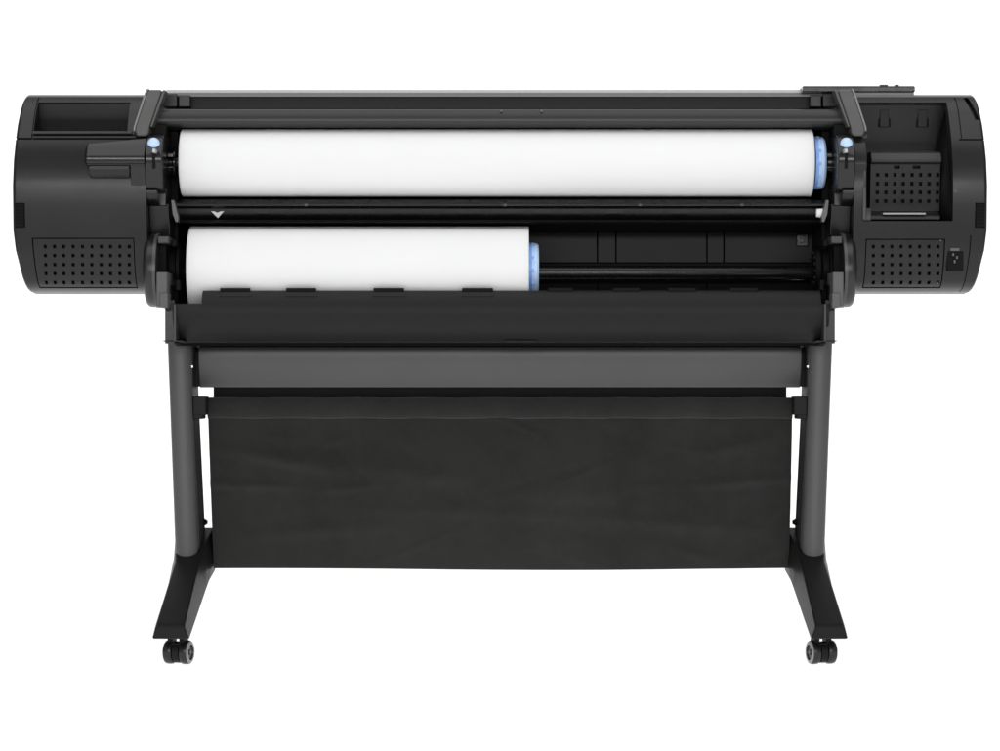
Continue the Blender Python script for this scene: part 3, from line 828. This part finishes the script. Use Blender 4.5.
for i in range(nseg+1):
    u=i/nseg; x=X(207.5,Yb)+(X(792.5,Yb)-X(207.5,Yb))*u
    rings.append([bm.verts.new((x, y+.0008*math.sin(u*40)+.0006*math.sin(u*91+z*60), z+.0005*math.sin(u*55))) for y,z in prof])
for A,B in zip(rings,rings[1:]):
    for i in range(20): bm.faces.new((A[i],A[(i+1)%20],B[(i+1)%20],B[i]))
bm.faces.new(rings[0]); bm.faces.new(rings[-1])
obj('bin_hem', bm, M['cloth'], binr, sharp=60)
bm = bmesh.new(); pbox(bm, 213.5, 786.5, 387, 399, Yb+.02, Yb+.05)
obj('bin_rail', bm, mat('flocked_black_strip', (.010,.010,.010), .9, spec=.1, bump=.6, bscale=700), binr)
bm = bmesh.new(); pbox(bm, 203, 797, 397.6, 400.2, Yb+.01, Yb+.03)
obj('bin_rod', bm, M['foot'], binr, bevel=.002)
settle(st)

# ------------------------------------------------------------------ studio: white floor made translucent, brightened by an added lamp below, softbox above
fm = bpy.data.materials.new('white_translucent_floor'); fm.use_nodes = True
n = fm.node_tree.nodes; L = fm.node_tree.links; n.clear()
out = n.new('ShaderNodeOutputMaterial'); d = n.new('ShaderNodeBsdfDiffuse'); t = n.new('ShaderNodeBsdfTranslucent'); mx = n.new('ShaderNodeMixShader')
d.inputs[0].default_value = (.94,.94,.94,1); t.inputs[0].default_value = (.97,.97,.97,1); mx.inputs[0].default_value = .5
L.new(d.outputs[0], mx.inputs[1]); L.new(t.outputs[0], mx.inputs[2]); L.new(mx.outputs[0], out.inputs[0])
bm = bmesh.new()
vs = [bm.verts.new(p) for p in ((-2.8,-1.9,0),(2.8,-1.9,0),(2.8,4.5,0),(-2.8,4.5,0))]; bm.faces.new(vs)
fl = obj('floor', bm, fm); fl['kind'] = 'structure'

def area(name, loc, rot, sx, sy, power, col=(1,1,1)):
    l = bpy.data.lights.new(name, 'AREA'); l.shape='RECTANGLE'; l.size=sx; l.size_y=sy; l.energy=power; l.color=col
    o = bpy.data.objects.new(name, l); C.objects.link(o); o.location=loc; o.rotation_euler=rot
    return o
# radiance of an area lamp = energy/(pi*area); energy given as radiance*pi*area
def lamp(name, loc, rot, sx, sy, rad): return area(name, loc, rot, sx, sy, rad*PI*sx*sy)
lamp('added_floor_fill', (0,1.3,-.5), (PI,0,0), 9.0, 9.6, 1.5)  # unseen lamp, added to keep the floor white and free of shadows
lamp('front_strip_softbox', (0,-5.4,1.27), (math.radians(88),0,0), 5.0, .26, 27.0)
lamp('overhead_softbox', (0,-.6,3.4), (math.radians(8),0,0), 4.5, 3.0, 1.5)

w = bpy.data.worlds.new('World'); bpy.context.scene.world = w; w.use_nodes = True
n = w.node_tree.nodes; L = w.node_tree.links; bg = n['Background']
tc = n.new('ShaderNodeTexCoord'); sp = n.new('ShaderNodeSeparateXYZ'); rp = n.new('ShaderNodeValToRGB')
mh = n.new('ShaderNodeMapRange'); mh.inputs['From Min'].default_value = -1; mh.inputs['From Max'].default_value = 1
e = rp.color_ramp.elements          # studio walls by direction: soft fill behind the camera, dark sides, white backdrop
e[0].position = .30; e[0].color = (.36,)*3+(1,); e[1].position = .92; e[1].color = (1,1,1,1)
for p_, c_ in ((.42,.12),(.72,.12)):
    q_ = e.new(p_); q_.color = (c_,)*3+(1,)
ml = n.new('ShaderNodeMath'); ml.operation = 'MULTIPLY'; ml.inputs[1].default_value = 1.3
L.new(tc.outputs['Generated'], sp.inputs[0]); L.new(sp.outputs['Y'], mh.inputs['Value']); L.new(mh.outputs[0], rp.inputs['Fac'])
L.new(rp.outputs['Color'], ml.inputs[0]); L.new(ml.outputs[0], bg.inputs['Strength'])
bg.inputs['Color'].default_value = (1,1,1,1)

cam = bpy.data.cameras.new('camera'); co = bpy.data.objects.new('camera', cam); C.objects.link(co)
co.location = (0,-D,ZC); co.rotation_euler = (PI/2,0,0); cam.sensor_width = 36; cam.lens = 36*D/(1000/S); cam.clip_end = 200
sc_ = bpy.context.scene; sc_.camera = co
sc_.render.engine = 'CYCLES'
sc_.view_settings.view_transform = 'Standard'; sc_.view_settings.look = 'None'; sc_.view_settings.exposure = 0; sc_.view_settings.gamma = 1
sc_.cycles.max_bounces = 8
